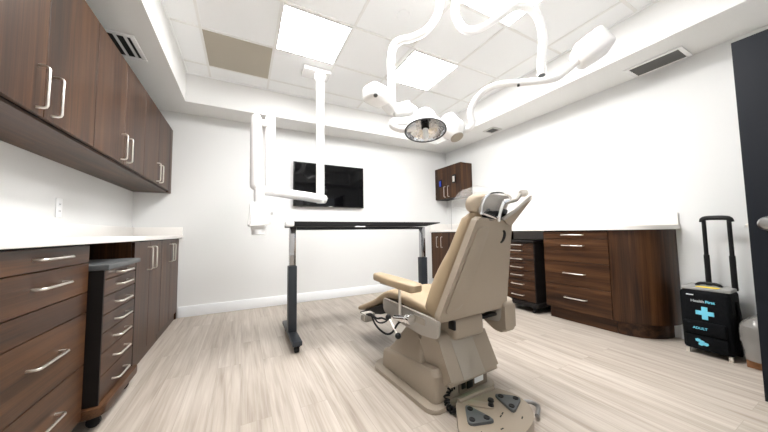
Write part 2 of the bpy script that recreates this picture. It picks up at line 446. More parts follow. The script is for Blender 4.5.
# wheeled drawer carts in the two knee spaces
def cart(loc, rot, label, k, w, d):
    t = thing('drawer_cart', label, 'drawer cart', loc, rot, 'walnut seven-drawer carts in the knee spaces')
    z0, z1 = .125, .862 * k
    obj('body', bx(.0105, w - .0105, .0195, d, z0, z1 - .03, bev=.001, seg=1), M_CARC, t)
    for x in (-.003, w - .010): obj('side_panel', bx(x, x + .013, -.001, d, z0, z1 - .03, bev=.001, seg=1), M_CARC, t)
    hz = [h * k for h in (.192, .325, .436, .532, .632, .735, .806)]
    zl = [z0 + .005, .265 * k, .385 * k, .490 * k, .587 * k, .688 * k, .778 * k, z1 - .03]
    for i in range(7): front(t, 'drawer', .010, w - .010, zl[i], zl[i + 1], (w / 2, hz[i]), .165, False)
    obj('top_board', bx(-.008, w + .008, -.022, d, z1 - .03, z1, bev=.006), M_GREY if k < 1 else M_CARC, t)  # right-hand board blackened to paint in the dark gap under the counter
    sk = round_poly([(-.03, -.03), (w + .03, -.03), (w + .03, d), (-.03, d)], [.05, .05, .01, .01])
    obj('skirt', prism(B(), sk, XY, .078, .124, bev=.006), M_WOODH if k < 1 else M_CARC, t)
    for x in (.05, w - .05):
        for y in (.03, d - .06):
            c = obj('caster', bx(x - .018, x + .018, y - .02, y + .02, .05, .078, bev=.004), M_BLACK, t)
            obj('wheel', lathe(B(), [(.022, -.012), (.029, -.009), (.029, .009), (.022, .012)], aim((x, y, .0295), (1, 0, 0)), 20), M_RUBBER, c)
    return t
cart((-.655, 1.985, 0), HALF, 'walnut seven-drawer wheeled cart pulled slightly out under the long counter', .985, .49, .47)
cart((3.12, 2.56, 0), -HALF, 'walnut seven-drawer wheeled cart beside the chair back under the rounded counter', 1.02, .47, .40)

# small corner wall cabinet
t = thing('wall_cabinet', 'small walnut two-door wall cabinet in the far corner', 'wall cabinet', (3.270, 4.136, 1.60), -HALF)
w, d = .675, XR - 3.270 - .002
obj('carcass', bx(.001, w - .001, .0195, d, .0, .59), M_CARC, t)
obj('side_panel', bx(w - .014, w + .002, .0196, d, -.002, .592), M_WOODV, t)
front(t, 'door', 0, w / 2, 0, .59, (w / 2 - .05, .125), .19, True)
front(t, 'door', w / 2, w, 0, .59, (w / 2 + .05, .125), .19, True)
def holder(y, z, label, m, kind, dz=.0):
    t = thing('dispenser', label, 'dispenser', (3.262, y, z), -HALF)
    obj('case', bx(-.042, .042, -.012, .006, -.075, .075, bev=.005), M_BLACK, t)
    obj('front_label', bx(-.026, .026, -.0155, -.0125, -.055, .045 + dz, bev=.001), m, t)
holder(3.965, 1.895, 'small blue and black holder on the cabinet door nearest the back wall', M_BLUE, 'dispenser')
holder(3.60, 1.925, 'small silver and black holder on the second door of the corner wall cabinet', M_STEEL, 'dispenser')
p = obj('power_cord', tube(B(), [(3.47, 3.93, 1.60), (3.475, 3.935, 1.40), (3.468, 3.932, 1.22), (3.47, 3.93, RT + .04)], .006, 8, 4), M_CORD)
p['label'] = 'thin grey cord hanging below the corner wall cabinet'; p['category'] = 'cord'

def outlet(loc, rot, h, label):
    t = thing('wall_outlet', label, 'wall outlet', loc, rot)
    obj('cover', bx(-.036, .036, -.006, -.0005, -h / 2, h / 2, bev=.002), M_PLASTW, t)
    for s in (-1, 1):
        so = obj('socket', bx(-.016, .016, -.008, -.006, s * .024 - .015, s * .024 + .015, bev=.001), M_TRIM, t)
        sl = B(); box(sl, -.008, -.005, -.0086, -.0079, s * .024 - .006, s * .024 + .006); box(sl, .005, .008, -.0086, -.0079, s * .024 - .006, s * .024 + .006)
        obj('slot', sl, M_GREY, so)
outlet((XL, 2.72, 1.205), HALF, .135, 'white wall outlet under the long wall cabinets')
outlet((XR, 1.143, 1.255), -HALF, .125, 'white wall outlet above the rounded counter end')

# ---------------------------------------------------------------- television
t = thing('television', 'black flat television mounted on the back wall', 'television', (1.193, YB, 1.735))
obj('housing', bx(-.545, .545, -.035, -.002, -.315, .315, bev=.01), M_BEZEL, t)
obj('bezel', bx(-.556, .556, -.056, -.033, -.331, .331, bev=.005), M_BEZEL, t)
obj('screen', bx(-.546, .546, -.0575, -.0555, -.313, .321), M_SCREEN, t)
obj('logo', bx(-.028, .028, -.0575, -.0555, -.3265, -.3185), M_WTXT, t)

# ---------------------------------------------------------------- height-adjustable table
t = thing('standing_table', 'black height-adjustable table on two column legs before the back wall', 'table', (1.17, 2.72, 0))
W = mw(t)
out = [(.385, 1.108), (1.985, 1.108), (1.985, 1.098), (1.79, 1.064), (.385, 1.062)]
obj('tabletop', prism(B(), out, XZ, 2.44, 3.02, bev=.004), M_BLACK, t, world=W)
bm = bx(.45, 1.88, 2.66, 2.74, 1.035, 1.0615); obj('crossbar', bm, M_DARKMETAL, t, world=W)
bm = B(); box(bm, .318, .392, 2.43, 2.50, 1.064, 1.110, bev=.012); rod(bm, (.352, 2.425, 1.086), (.352, 2.432, 1.086), .008)
obj('corner_bracket', bm, M_PLASTW, t, world=W, label='pale plastic corner bracket')
bm = bx(.95, 1.06, 2.436, 2.45, 1.057, 1.066, bev=.003); obj('control_box', bm, M_PLASTW, t, world=W)
for x in (.416, 1.915):
    lg = obj('leg', bx(x - .038, x + .038, 2.655, 2.745, .095, .70, bev=.006), M_DARKMETAL, t, world=W)
    obj('inner_column', bx(x - .029, x + .029, 2.672, 2.728, .70, 1.062, bev=.004), M_COLUMN, lg, world=W)
    ft = obj('foot', bx(x - .040, x + .040, 2.395, 3.05, .062, .10, bev=.006), M_DARKMETAL, t, world=W)
    for y in (2.435, 3.01):
        bm = bx(x - .022, x + .022, y - .025, y + .025, .05, .063)
        c = obj('caster', bm, M_BLACK, ft, world=W)
        obj('wheel', lathe(B(), [(.02, -.02), (.027, -.017), (.027, .017), (.02, .02)], aim((x, y, .0275), (1, 0, 0)), 20), M_RUBBER, c, world=W)

# ---------------------------------------------------------------- ceiling-hung X-ray arm
t = thing('x_ray_arm', 'white x-ray unit hanging from the ceiling on a jointed arm before the television', 'x-ray unit', (.77, 3.07, ZC))
W = mw(t)
obj('ceiling_plate', bx(.575, .885, 2.985, 3.185, ZC - .05, ZC - .001, bev=.008), M_WHITE, t, world=W)
bm = B(); lathe(bm, [(.075, ZC - .05), (.075, ZC - .085), (.052, ZC - .11), (.046, ZC - .12), (.046, 1.352), (.040, 1.345)], Matrix.Translation((.775, 3.07, 0)))
obj('column', bm, M_WHITE, t, world=W)
bm = B(); tube(bm, [(.83, 3.095, 1.395), (.79, 3.075, 1.395), (.60, 2.985, 1.403), (.17, 2.785, 1.415), (.12, 2.76, 1.415)], [.05, .052, .05, .044, .040], 20)
obj('horizontal_arm', bm, M_WHITE, t, world=W)
bm = B(); tube(bm, [(.222, 2.79, 1.40), (.222, 2.79, 1.45), (.222, 2.79, 1.47), (.217, 2.79, 2.10), (.217, 2.79, 2.135), (.217, 2.79, 2.155)], [.040, .042, .048, .048, .044, .028], 20)
obj('scissor_arm', bm, M_WHITE, t, world=W)
bm = B(); tube(bm, [(.092, 2.72, 1.41), (.092, 2.72, 1.43), (.092, 2.72, 1.45), (.090, 2.72, 2.06), (.090, 2.72, 2.09), (.090, 2.72, 2.108)], [.028, .044, .048, .048, .042, .028], 20)
obj('scissor_arm', bm, M_WHITE, t, world=W)
bm = B(); rod(bm, (.220, 2.793, 2.06), (.088, 2.72, 2.045), .032); obj('elbow_link', bm, M_WHITE, t, world=W)
bm = B(); tube(bm, [(.115, 2.72, 1.43), (.122, 2.72, 1.36), (.125, 2.72, 1.27)], [.034, .045, .04], 16); obj('wrist_joint', bm, M_WHITE, t, world=W)
h = obj('tube_head', prism(B(), round_poly([(.052, 1.285), (.205, 1.290), (.222, 1.09), (.032, 1.07)], .018), XZ, 2.63, 2.81, bev=.02, bseg=3), M_WHITE, t, world=W)
bm = B(); lathe(bm, [(.065, 1.08), (.065, 1.05), (.058, 1.045), (.058, 1.0), (.050, .995)], Matrix.Translation((.123, 2.72, 0))); obj('collimator', bm, M_PLASTW, h, world=W)
bm = B(); lathe(bm, [(.03, 0), (.03, .03), (.02, .035)], aim((.212, 2.72, 1.21), (1, 0, .1))); obj('knob', bm, M_PLASTW, h, world=W)

# ---------------------------------------------------------------- operating lamps
t = thing('operating_lamp', 'white ceiling-hung operating lamp with the wide silver reflector', 'operating lamp', (1.262, 1.48, ZC), 0, 'operating lamps over the chair')
W = mw(t)
bm = B(); lathe(bm, [(.085, ZC - .001), (.085, ZC - .03), (.04, ZC - .05)], Matrix.Translation((1.262, 1.48, 0))); obj('canopy', bm, M_WHITE, t, world=W)
P = [(1.262, 1.48, 2.87), (1.262, 1.483, 2.74), (1.255, 1.490, 2.64), (1.228, 1.508, 2.56), (1.165, 1.547, 2.475), (1.075, 1.60, 2.428), (1.01, 1.637, 2.415), (.966, 1.663, 2.378), (.950, 1.676, 2.30), (.949, 1.68, 2.20), (.956, 1.692, 2.0), (.959, 1.696, 1.93)]
bm = B(); tube(bm, P, .0275, 16, 5); obj('suspension_tube', bm, M_WHITE, t, world=W)
bm = B(); lathe(bm, [(.0, -.002), (.020, -.002), (.020, .004)], Matrix.Translation((.959, 1.696, 1.928))); obj('tube_end', bm, M_GREY, t, world=W)
# counterweight box, seen end-on left of the tube
def slab_between(a, b, w0, h0, w1, h1, bev=.02, up=(0, 0, 1)):
    a, b = Vector(a), Vector(b); d = (b - a).normalized(); s = d.cross(Vector(up)).normalized(); u = s.cross(d)
    bm = B(); rings = []
    for p, w, h in ((a, w0, h0), (a * .5 + b * .5, (w0 + w1) / 2 * 1.03, (h0 + h1) / 2 * 1.03), (b, w1, h1)):
        rings.append([p + s * w * .5 * c[0] + u * h * .5 * c[1] for c in ((-1, -1), (1, -1), (1, 1), (-1, 1))])
    loft(bm, rings); bmesh.ops.recalc_face_normals(bm, faces=bm.faces); bm.normal_update()
    bmesh.ops.bevel(bm, geom=[e for e in bm.edges if len(e.link_faces) == 2 and e.calc_face_angle(0) > .5], offset=bev, segments=4, profile=.5, affect='EDGES')
    return bm
bm = slab_between((.740, 1.645, 1.972), (.900, 1.690, 1.965), .14, .115, .14, .12, .03)
cw = obj('counterweight', bm, M_WHITE, t, world=W)
bm = B(); lathe(bm, [(.014, 0), (.014, .008), (.008, .010)], aim((.775, 1.592, 1.925), (0, -.5, -1))); obj('screw', bm, M_GREY, cw, world=W)
bm = slab_between((.90, 1.690, 1.95), (.985, 1.700, 1.895), .10, .06, .10, .07, .02); obj('hinge_block', bm, M_WHITE, t, world=W)
bm = slab_between((.965, 1.690, 1.888), (1.085, 1.635, 1.925), .09, .075, .085, .08, .02); obj('swing_arm', bm, M_WHITE, t, world=W)
bm = B(); tube(bm, [(1.075, 1.64, 1.93), (1.115, 1.622, 1.895), (1.105, 1.626, 1.835), (1.03, 1.645, 1.815), (.95, 1.66, 1.80), (.945, 1.655, 1.76), (1.0, 1.62, 1.735), (1.08, 1.565, 1.745)], .024, 12, 5); obj('yoke', bm, M_WHITE, t, world=W)
# reflector head tilted a little towards the picture
hd = Vector((-.12, -.20, -1)).normalized(); c = Vector((1.122, 1.512, 1.708))
A = aim(c, hd)
bm = B(); lathe(bm, [(.030, -.150), (.058, -.146), (.075, -.125), (.085, -.085), (.125, -.035), (.142, -.006), (.1435, .004), (.139, .004), (.136, -.008), (.115, -.045), (.07, -.075), (.02, -.085), (.01, -.085)], A, 40)
lh = obj('lamp_head', bm, M_WHITE, t, world=W, sharp=50)
bm = B(); rg = [(.138, .001), (.125, -.018), (.095, -.036), (.06, -.046), (.02, -.049), (.004, -.0495), (.004, -.0505), (.019, -.050), (.06, -.048), (.095, -.038), (.125, -.020), (.1385, -.001)]
lathe(bm, rg, A, 40, cap=False); obj('reflector', bm, bump(mat('reflector_silver', (.78, .82, .88), .22, 1), 26, .5, .02), lh, world=W)
bm = B(); lathe(bm, [(.141, -.004), (.146, -.001), (.146, .005), (.141, .007), (.137, .004), (.137, -.002)], A, 40, cap=False); obj('rim', bm, M_GREY, lh, world=W)
bm = B(); lathe(bm, [(.028, -.048), (.028, -.02), (.022, -.015)], A, 20); obj('bulb_holder', bm, M_BLACK, lh, world=W)
bm = B(); tube(bm, [c + hd * -.01, c + hd * .03, c + hd * .075], [.020, .021, .014], 14); obj('grip', bm, M_PLASTW, lh, world=W)

t = thing('operating_lamp', 'white ceiling-hung operating lamp on a long bent arm with a boxy counterweight', 'operating lamp', (1.36, 1.38, ZC), 0, 'operating lamps over the chair')
W = mw(t)
bm = B(); lathe(bm, [(.06, ZC - .001), (.06, ZC - .03), (.038, ZC - .05)], Matrix.Translation((1.365, 1.36, 0))); obj('canopy', bm, M_WHITE, t, world=W)
P = [(1.362, 1.362, 2.87), (1.335, 1.385, 2.72), (1.308, 1.385, 2.56), (1.313, 1.362, 2.47), (1.365, 1.335, 2.405), (1.43, 1.26, 2.388), (1.508, 1.16, 2.435), (1.565, 1.118, 2.478), (1.635, 1.080, 2.484), (1.70, 1.052, 2.440), (1.735, 1.040, 2.365), (1.746, 1.037, 2.27), (1.745, 1.05, 2.15), (1.744, 1.056, 2.03)]
bm = B(); tube(bm, P, .0265, 16, 6); obj('suspension_tube', bm, M_WHITE, t, world=W)
bm = B(); lathe(bm, [(.0, -.003), (.021, -.003), (.021, .004)], Matrix.Translation((1.744, 1.056, 2.028))); obj('tube_end', bm, M_GREY, t, world=W)
P = [(1.91, .88, 2.105), (1.885, .910, 2.078), (1.844, .959, 2.031), (1.80, 1.0, 1.993), (1.721, 1.07, 1.987), (1.586, 1.218, 2.012), (1.519, 1.287, 2.004), (1.473, 1.336, 1.965), (1.442, 1.378, 1.900), (1.437, 1.396, 1.843), (1.462, 1.400, 1.785), (1.445, 1.42, 1.745), (1.41, 1.45, 1.735)]
bm = B(); tube(bm, P, .0215, 14, 5); obj('swing_arm', bm, M_WHITE, t, world=W)
bm = B(); lathe(bm, [(.009, 0), (.009, .012), (.005, .014)], aim((1.633, 1.15, 1.985), (-.1, -.2, -1))); obj('screw', bm, M_BLACK, t, world=W)
bm = slab_between((1.880, .915, 2.090), (1.988, .792, 2.190), .150, .135, .165, .145, .032)
cw = obj('counterweight', bm, M_WHITE, t, world=W)
bm = bx(-.016, .016, -.016, .016, -.002, .004, bev=.003); bm.transform(aim((1.980, .785, 2.145), (.108, -.123, .1))); obj('socket', bm, M_BLACK, cw, world=W)
c = Vector((1.356, 1.455, 1.680)); hd = Vector((.06, -.42, -.9)).normalized(); A = aim(c, hd)
bm = B(); lathe(bm, [(.045, -.190), (.058, -.182), (.064, -.14), (.085, -.085), (.084, -.050), (.060, -.020), (.052, -.004), (.050, 0), (.046, 0)], A, 32)
lh = obj('lamp_head', bm, M_WHITE, t, world=W, sharp=50)
bm = B(); lathe(bm, [(.047, -.002), (.047, .006), (.043, .009), (.002, .007)], A, 28); obj('end_grille', bm, mat('grille_stone', (.42, .39, .33), .6), lh, world=W)

# ---------------------------------------------------------------- dental chair
t = thing('dental_chair', 'beige dental chair turned away, standing in the middle of the floor', 'dental chair', (1.2, 1.5, 0), math.radians(4))
CX = .035     # centre line of seat and back in the chair's own frame

def selip(cx, cy, a, b, n=2.6, seg=28):
    out = []
    for k in range(seg):
        th = 2 * PI * k / seg; c, s = math.cos(th), math.sin(th)
        out.append((cx + a * math.copysign(abs(c) ** (2 / n), c), cy + b * math.copysign(abs(s) ** (2 / n), s)))
    return out

# base
out = round_poly([(-.30, -.20), (-.27, -.245), (.23, -.245), (.26, -.20), (.26, .36), (.20, .46), (-.22, .46), (-.305, .40)], .045)
obj('base_plate', prism(B(), out, XY, 0, .026, bev=.008), mat('chair_base_plate', (.33, .28, .225), .42), t)
prof = [(-.205, .026), (.385, .026), (.375, .135), (-.205, .185)]
def block(x0, x1, x0t, x1t, zs):
    """tapering block along z: zs = list of (z, y0, y1, f) with f the share of the taper"""
    rings = []
    for z0, z1, y0, y1, f, r in zs:
        a, b = x0 + (x0t - x0) * f, x1 + (x1t - x1) * f
        pts = round_poly([(a, y0), (b, y0), (b, y1), (a, y1)], r, 4)
        rings.append([(p[0], p[1], z0 + (z1 - z0) * (p[1] - y0) / (y1 - y0)) for p in pts])
    return loft(B(), rings)
bm = block(-.245, .215, -.19, .16, [(.026, .026, -.205, .39, 0, .04), (.17, .13, -.205, .375, 0, .04), (.19, .145, -.195, .365, .12, .04), (.205, .155, -.18, .35, .3, .04)])
obj('base_cover', bm, M_CBODY, t, sharp=25)
bm = block(-.225, .195, -.165, .135, [(.19, .145, -.06, .34, 0, .03), (.235, .20, -.045, .29, .35, .03), (.36, .335, .005, .185, .92, .03), (.378, .358, .02, .165, 1, .03)])
obj('pedestal', bm, M_CBODY, t, sharp=25)
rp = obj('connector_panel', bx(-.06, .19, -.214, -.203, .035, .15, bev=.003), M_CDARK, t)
obj('switch', bx(-.045, -.012, -.222, -.213, .06, .125, bev=.003), M_BLACK, rp)
obj('power_socket', bx(.0, .05, -.222, -.213, .05, .11, bev=.003), M_BLACK, rp)
obj('indicator_light', lathe(B(), [(.008, 0), (.008, .006), (.004, .009)], aim((.006, -.221, .118), (0, -1, 0)), 14), M_LED, rp, label='small green indicator light')
obj('name_plate', bx(.07, .15, -.218, -.213, .06, .12, bev=.002), M_PLASTW, rp)
# slanting lift-arm hood
prof = round_poly([(-.125, .385), (-.170, .375), (-.285, .145), (-.250, .118), (-.06, .17), (.02, .30), (.0, .345)], .022, 4)
bm = prism(B(), prof, YZ, -.185, .225, bev=.03, bseg=4); obj('lift_hood', bm, M_CBODY, t, sharp=30)
prof = round_poly([(-.190, .345), (-.262, .20), (-.262, .19), (-.186, .335)], .001, 1)
obj('hood_strip', prism(B(), [(-.172, .368), (-.281, .152), (-.2835, .1535), (-.1745, .370)], YZ, -.09, .09, bev=.001), M_HOODS, t)
bm = bx(-.09, .17, -.225, .10, .345, .475, bev=.025, seg=3); obj('neck', bm, M_CBODY, t)
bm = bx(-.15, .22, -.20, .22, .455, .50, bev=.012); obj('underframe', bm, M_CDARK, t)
obj('pivot', bx(-.115, -.098, -.240, -.19, .42, .475, bev=.004), M_BLACK, t)

# seat
path = [(-.20, .505, .235, .030), (-.17, .508, .245, .038), (-.05, .517, .252, .042), (.10, .530, .255, .043), (.25, .540, .254, .042), (.36, .530, .251, .040), (.45, .495, .247, .037), (.55, .442, .243, .036), (.67, .390, .238, .036), (.80, .340, .232, .034), (.89, .310, .220, .030), (.935, .296, .19, .020)]
sp = smooth_path([(a, b, c * 0 + w) for (a, b, w, c) in [(p[0], p[1], p[2], p[2]) for p in path]], 4)
sh = smooth_path([(p[3], 0, 0) for p in path], 4)
rings = [[(CX + p[0], s[0], s[1] + p[1]) for p in selip(0, 0, s[2], h[0], 3.2)] for s, h in zip(sp, sh)]
obj('seat_cushion', loft(B(), rings), M_UPH, t, sharp=50)
prof = [(.30, .485), (.44, .445), (.88, .276), (.87, .264), (.50, .345), (.30, .42)]
obj('leg_support', prism(B(), prof, YZ, CX - .21, CX + .21, bev=.006), M_BLACK, t)
prof = round_poly([(-.262, .505), (.325, .520), (.325, .425), (.12, .400), (-.10, .385), (-.25, .402)], [.01, .01, .03, .02, .03, .03])
for x in (CX - .292, CX + .262):
    rl = obj('side_rail', prism(B(), prof, YZ, x, x + .020, bev=.005), M_PLATE, t)
    if x < 0: obj('rail_inset', prism(B(), round_poly([(-.15, .49), (-.03, .492), (-.03, .452), (-.15, .45)], .008), YZ, x - .003, x + .001, bev=.001), M_HOODS, rl)

# armrests
def armrest(cx, y0, y1, z):
    pts = [(y0 - .0, .032), (y0 + .02, .050), (y0 + .12, .056), ((y0 + y1) / 2, .056), (y1 - .12, .050), (y1 - .02, .042), (y1, .026)]
    rings = []
    for i, (y, a) in enumerate(pts):
        hh = .016 if i in (0, 6) else .028
        rings.append([(p[0], y, p[1]) for p in selip(cx, z + .030 * (y - (y0 + y1) / 2), a, hh, 4.5)])
    return loft(B(), rings)
ar = obj('armrest', armrest(CX - .308, -.105, .385, .667), M_UPH, t, sharp=50)
obj('support_plate', bx(CX - .335, CX - .29, -.04, .30, .632, .646, bev=.004), M_PLATE, ar)
bm = B(); rod(bm, (CX - .308, .085, .43), (CX - .308, .085, .64), .010); obj('post', bm, M_STEEL, ar)
bm = B(); rod(bm, (-.302, .095, .442), (-.292, -.055, .470), .022); lathe(bm, [(.030, -.022), (.032, -.018), (.032, .018), (.030, .022)], aim((-.292, -.045, .468), (0, 1, -.18)))
cl = obj('clamp', bm, M_CHROME, t, label='chrome clamp at the foot of the armrest post')
bm = B(); rod(bm, (-.312, .165, .428), (-.312, .06, .345), .006)
obj('lever', bm, M_STEEL, cl)
bm = B()
for p in ((-.312, .168, .430), (-.312, .055, .342)): bmesh.ops.create_uvsphere(bm, u_segments=14, v_segments=10, radius=.020, matrix=Matrix.Translation(p))
obj('lever_knob', bm, M_BLACK, cl)
ar = obj('armrest', armrest(CX + .335, -.16, .32, .640), M_UPH, t, sharp=50)
obj('support_plate', bx(CX + .315, CX + .355, -.14, .22, .60, .614, bev=.004), M_PLATE, ar)
prof = round_poly([(-.285, .525), (-.245, .55), (-.15, .55), (-.09, .51), (-.09, .40), (-.20, .335), (-.285, .335)], .03)
bm = prism(B(), prof, YZ, CX + .265, CX + .375, bev=.022, bseg=3); obj('arm_housing', bm, M_CBODY, t)
obj('housing_bracket', bx(CX + .12, CX + .27, -.225, -.17, .437, .455, bev=.004), M_BLACK, t)

# backrest: plane leaning towards the camera side
up = Vector((0, -.285, .960)).normalized(); rear = Vector((0, -.960, -.285)).normalized(); o0 = Vector((.045, -.225, .502))
def BK(u, v, w): return o0 + Vector((u, 0, 0)) + up * v + rear * w
Hh = .605
sh_out = round_poly([(-.293, .0), (-.300, .03), (-.160, Hh - .02), (-.145, Hh), (.145, Hh), (.160, Hh - .02), (.300, .04), (.290, .0)], [.02, .03, .05, .03, .03, .05, .03, .02])
obj('back_shell', prism(B(), sh_out, BK, -.004, .035, bev=.013, bseg=3), M_CBODY, t, sharp=30)
pn = round_poly([(-.265, .06), (-.235, .045), (-.15, .065), (-.105, .16), (-.065, .40), (-.040, Hh - .05), (-.138, Hh - .05)], [.02, .03, .05, .05, .05, .03, .03])
obj('shell_emboss', prism(B(), pn, BK, .030, .044, bev=.007, bseg=3), M_CBODY, t)
rings = []
for k in range(15):
    s = k / 14; v = -.03 + s * (Hh + .045)
    w = .288 - .138 * s ** 1.05; th_ = .032 * (1 - s) + .048 + .014 * math.sin(PI * min(1, s * 1.6))
    if k in (0, 14): w *= .90; th_ *= .6
    rings.append([BK(p[0], v, -.001 - th_ + p[1]) for p in selip(0, 0, w, th_, 3.0)])
obj('back_cushion', loft(B(), rings), M_UPH, t, sharp=50)
# dark crescent grip slot
cres = [(.038 * math.cos(a), .038 * math.sin(a)) for a in [-1.35 + 2.7 * k / 14 for k in range(15)]]
cres += [(-.004 + .020 * math.cos(a), .032 * math.sin(a)) for a in reversed([-1.35 + 2.7 * k / 14 for k in range(15)])]
obj('grip_slot', prism(B(), [(.085 + p[0], Hh - .110 + p[1] * 1.1) for p in cres], BK, .033, .039), M_DARK, t)

# headrest with its bracket and lever
hc = BK(-.005, Hh + .062, -.015)
rings = []
for k in range(13):
    s = -1 + 2 * k / 12; r = math.sqrt(max(0, 1 - abs(s) ** 3)) if abs(s) < 1 else .15
    r = max(r, .2)
    rings.append([hc + Vector((s * .160, 0, 0)) + up * (p[1]) + rear * p[0] for p in selip(-.03, 0, .046 * r + .006, .066 * r, 2.6, 22)])
hr = obj('headrest', loft(B(), rings), M_UPH, t, sharp=60)
def HP(u, v, w): return hc + Vector((u, 0, 0)) + up * v + rear * w
hp = round_poly([(-.115, -.05), (-.10, .05), (-.055, .072), (.10, .068), (.125, .045), (.09, -.05)], .03)
obj('headrest_plate', prism(B(), hp, HP, .012, .032, bev=.006), M_PLATE, hr)
bm = B(); tube(bm, [HP(-.112, -.045, .035), HP(-.112, .03, .036), HP(-.07, .074, .036), HP(.03, .082, .036), HP(.115, .066, .036), HP(.128, .035, .036)], .006, 8, 5); obj('rim_bar', bm, M_CHROME, hr)
bm = B(); rod(bm, HP(-.06, -.02, .032), HP(-.06, -.02, .044), .010); rod(bm, HP(.07, -.02, .032), HP(.07, -.02, .060), .014); obj('pivot', bm, M_GREY, hr)
br = obj('headrest_bracket', prism(B(), round_poly([(-.085, -.035), (-.06, -.075), (.055, -.075), (.10, -.03), (.08, -.02), (-.07, -.022)], .012), HP, -.0, .050, bev=.006), M_BLACK, t)
bm = B(); tube(bm, [HP(-.11, -.035, .045), HP(-.06, -.045, .052), HP(.02, -.062, .058)], .009, 10, 4); tube(bm, [HP(.015, -.075, .062), HP(.01, -.03, .062), HP(.018, .03, .064), HP(.05, .048, .070)], .011, 10, 5); box(bm, -.001, .001, -.001, .001, -.001, .001)
bmesh.ops.delete(bm, geom=[v for v in bm.verts if v.co.length < .01], context='VERTS')
obj('chrome_link', bm, M_CHROME, br)
e = Vector((.235, -.515, 1.205)) 
bm = B(); tube(bm, [HP(.03, .03, .066), HP(.10, .055, .085), e + Vector((-.045, .015, .012))], .011, 10); tube(bm, [HP(.05, -.065, .062), HP(.115, -.01, .080), e + Vector((.02, 0, -.01))], .011, 10)
lv = obj('lever', bm, M_PLATE, br)
bm = B(); lathe(bm, [(.012, -.026), (.021, -.022), (.022, .02), (.014, .026)], aim(e + Vector((-.035, .01, .012)), (1, .2, .1)), 14); obj('lever_knob', bm, M_STEEL, lv)
bm = B(); a0, a1, a2 = HP(.075, -.075, .055), HP(.125, -.06, .062), e + Vector((.022, 0, -.012)); a3 = e + Vector((.035, 0, .006))
lo = [HP(.06, -.06, .050), HP(.095, -.090, .052), HP(.13, -.10, .055), a3, a2 + Vector((-.01, 0, 0))]
loft(bm, [[p + rear * 0 for p in lo], [p + rear * .018 for p in lo]]); obj('release_paddle', bm, M_CBODY, lv)

# little control box hanging on its cable at the seat side
bm = bx(-.315, -.225, .50, .585, .305, .365, bev=.006); cb = obj('control_box', bm, M_PLATE, t)
obj('box_face', bx(-.320, -.314, .51, .575, .315, .355, bev=.002), M_STEEL, cb)
bm = B(); tube(bm, [(-.30, .51, .362), (-.302, .43, .386), (-.305, .34, .378), (-.305, .27, .398), (-.31, .20, .408), (-.312, .168, .428)], .007, 8, 6)
tube(bm, [(-.29, .505, .358), (-.30, .40, .372), (-.315, .31, .362), (-.315, .25, .372), (-.312, .20, .395), (-.312, .16, .425)], .006, 8, 6)
tube(bm, [(-.295, .44, .378), (-.305, .37, .335), (-.31, .28, .312), (-.31, .19, .312), (-.31, .12, .348), (-.305, .07, .410), (-.302, .03, .44)], .007, 8, 6)
obj('cable', bm, M_RUBBER, cb)

# clear film drawn over the headrest
WM = mw(t)
seg = 40; ringsf = []
for i in range(15):
    s = i / 14; row = []
    for k in range(seg):
        th_ = 2 * PI * k / seg
        R = math.sin(PI * (.04 + .60 * s)) ** .8
        u = .182 * R * math.cos(th_) - .012 - (.055 * s if math.cos(th_) < -.2 else 0)
        w = .085 * R * math.sin(th_) - .035
        v = .088 * math.cos(PI * (.04 + .60 * s)) + .006
        p = HP(u, v, w)
        nn = noise.noise(Vector((u * 26, v * 26, w * 26 + 3))) * .014
        row.append(WM @ (p + Vector((u, 0, v)).normalized() * (nn + .012)))
    ringsf.append(row)
fo = obj('film_cover', loft(B(), ringsf, cap=False), M_FILM, sharp=80)
fo['label'] = 'clear plastic film draped over the headrest of the beige chair'; fo['category'] = 'plastic cover'

# ---------------------------------------------------------------- foot control on the floor
t = thing('foot_control', 'beige foot control with two grey pedals on the floor behind the chair', 'foot control', (1.18, 1.08, 0))
W = mw(t)
out = round_poly([(1.075, 1.228), (1.365, 1.228), (1.425, 1.12), (1.410, 1.01), (1.33, .925), (1.20, .885), (1.04, .87), (.93, .93), (.915, 1.03)], [.03, .03, .06, .06, .06, .06, .06, .05, .04])
obj('housing', prism(B(), out, XY, .004, .050, bev=.010, bseg=3), M_CBODY, t, world=W)
bm = B(); tube(bm, [(1.085, 1.215, .05), (1.22, 1.216, .054), (1.36, 1.215, .05)], .014, 10); obj('rear_lip', bm, M_CBODY, t, world=W)
bm = prism(B(), round_poly([(1.10, 1.16), (1.14, 1.20), (1.235, 1.10), (1.20, 1.07)], .02), XY, .049, .058, bev=.003); obj('lever_guide', bm, M_CBODY, t, world=W)
bm = B(); lathe(bm, [(.016, .057), (.012, .075), (.017, .082), (.015, .092), (.003, .095)], Matrix.Translation((1.205, 1.095, 0)), 18); obj('joystick', bm, M_BLACK, t, world=W)
for tri in (((1.085, 1.155), (1.122, 1.005), (.998, 1.045)), ((1.303, 1.150), (1.397, 1.062), (1.268, 1.005))):
    cx = sum(p[0] for p in tri) / 3; cy = sum(p[1] for p in tri) / 3
    pd = obj('pedal', prism(B(), round_poly([(cx + (p[0] - cx) * 1.18, cy + (p[1] - cy) * 1.18) for p in tri], .035), XY, .049, .064, bev=.004), M_GREY, t, world=W)
    for p in tri:
        q = (cx + (p[0] - cx) * .60, cy + (p[1] - cy) * .60)
        obj('button', lathe(B(), [(.015, .064), (.015, .068), (.010, .069), (.009, .067), (.002, .067)], Matrix.Translation((*q, 0)), 16), M_DARK, pd, world=W)
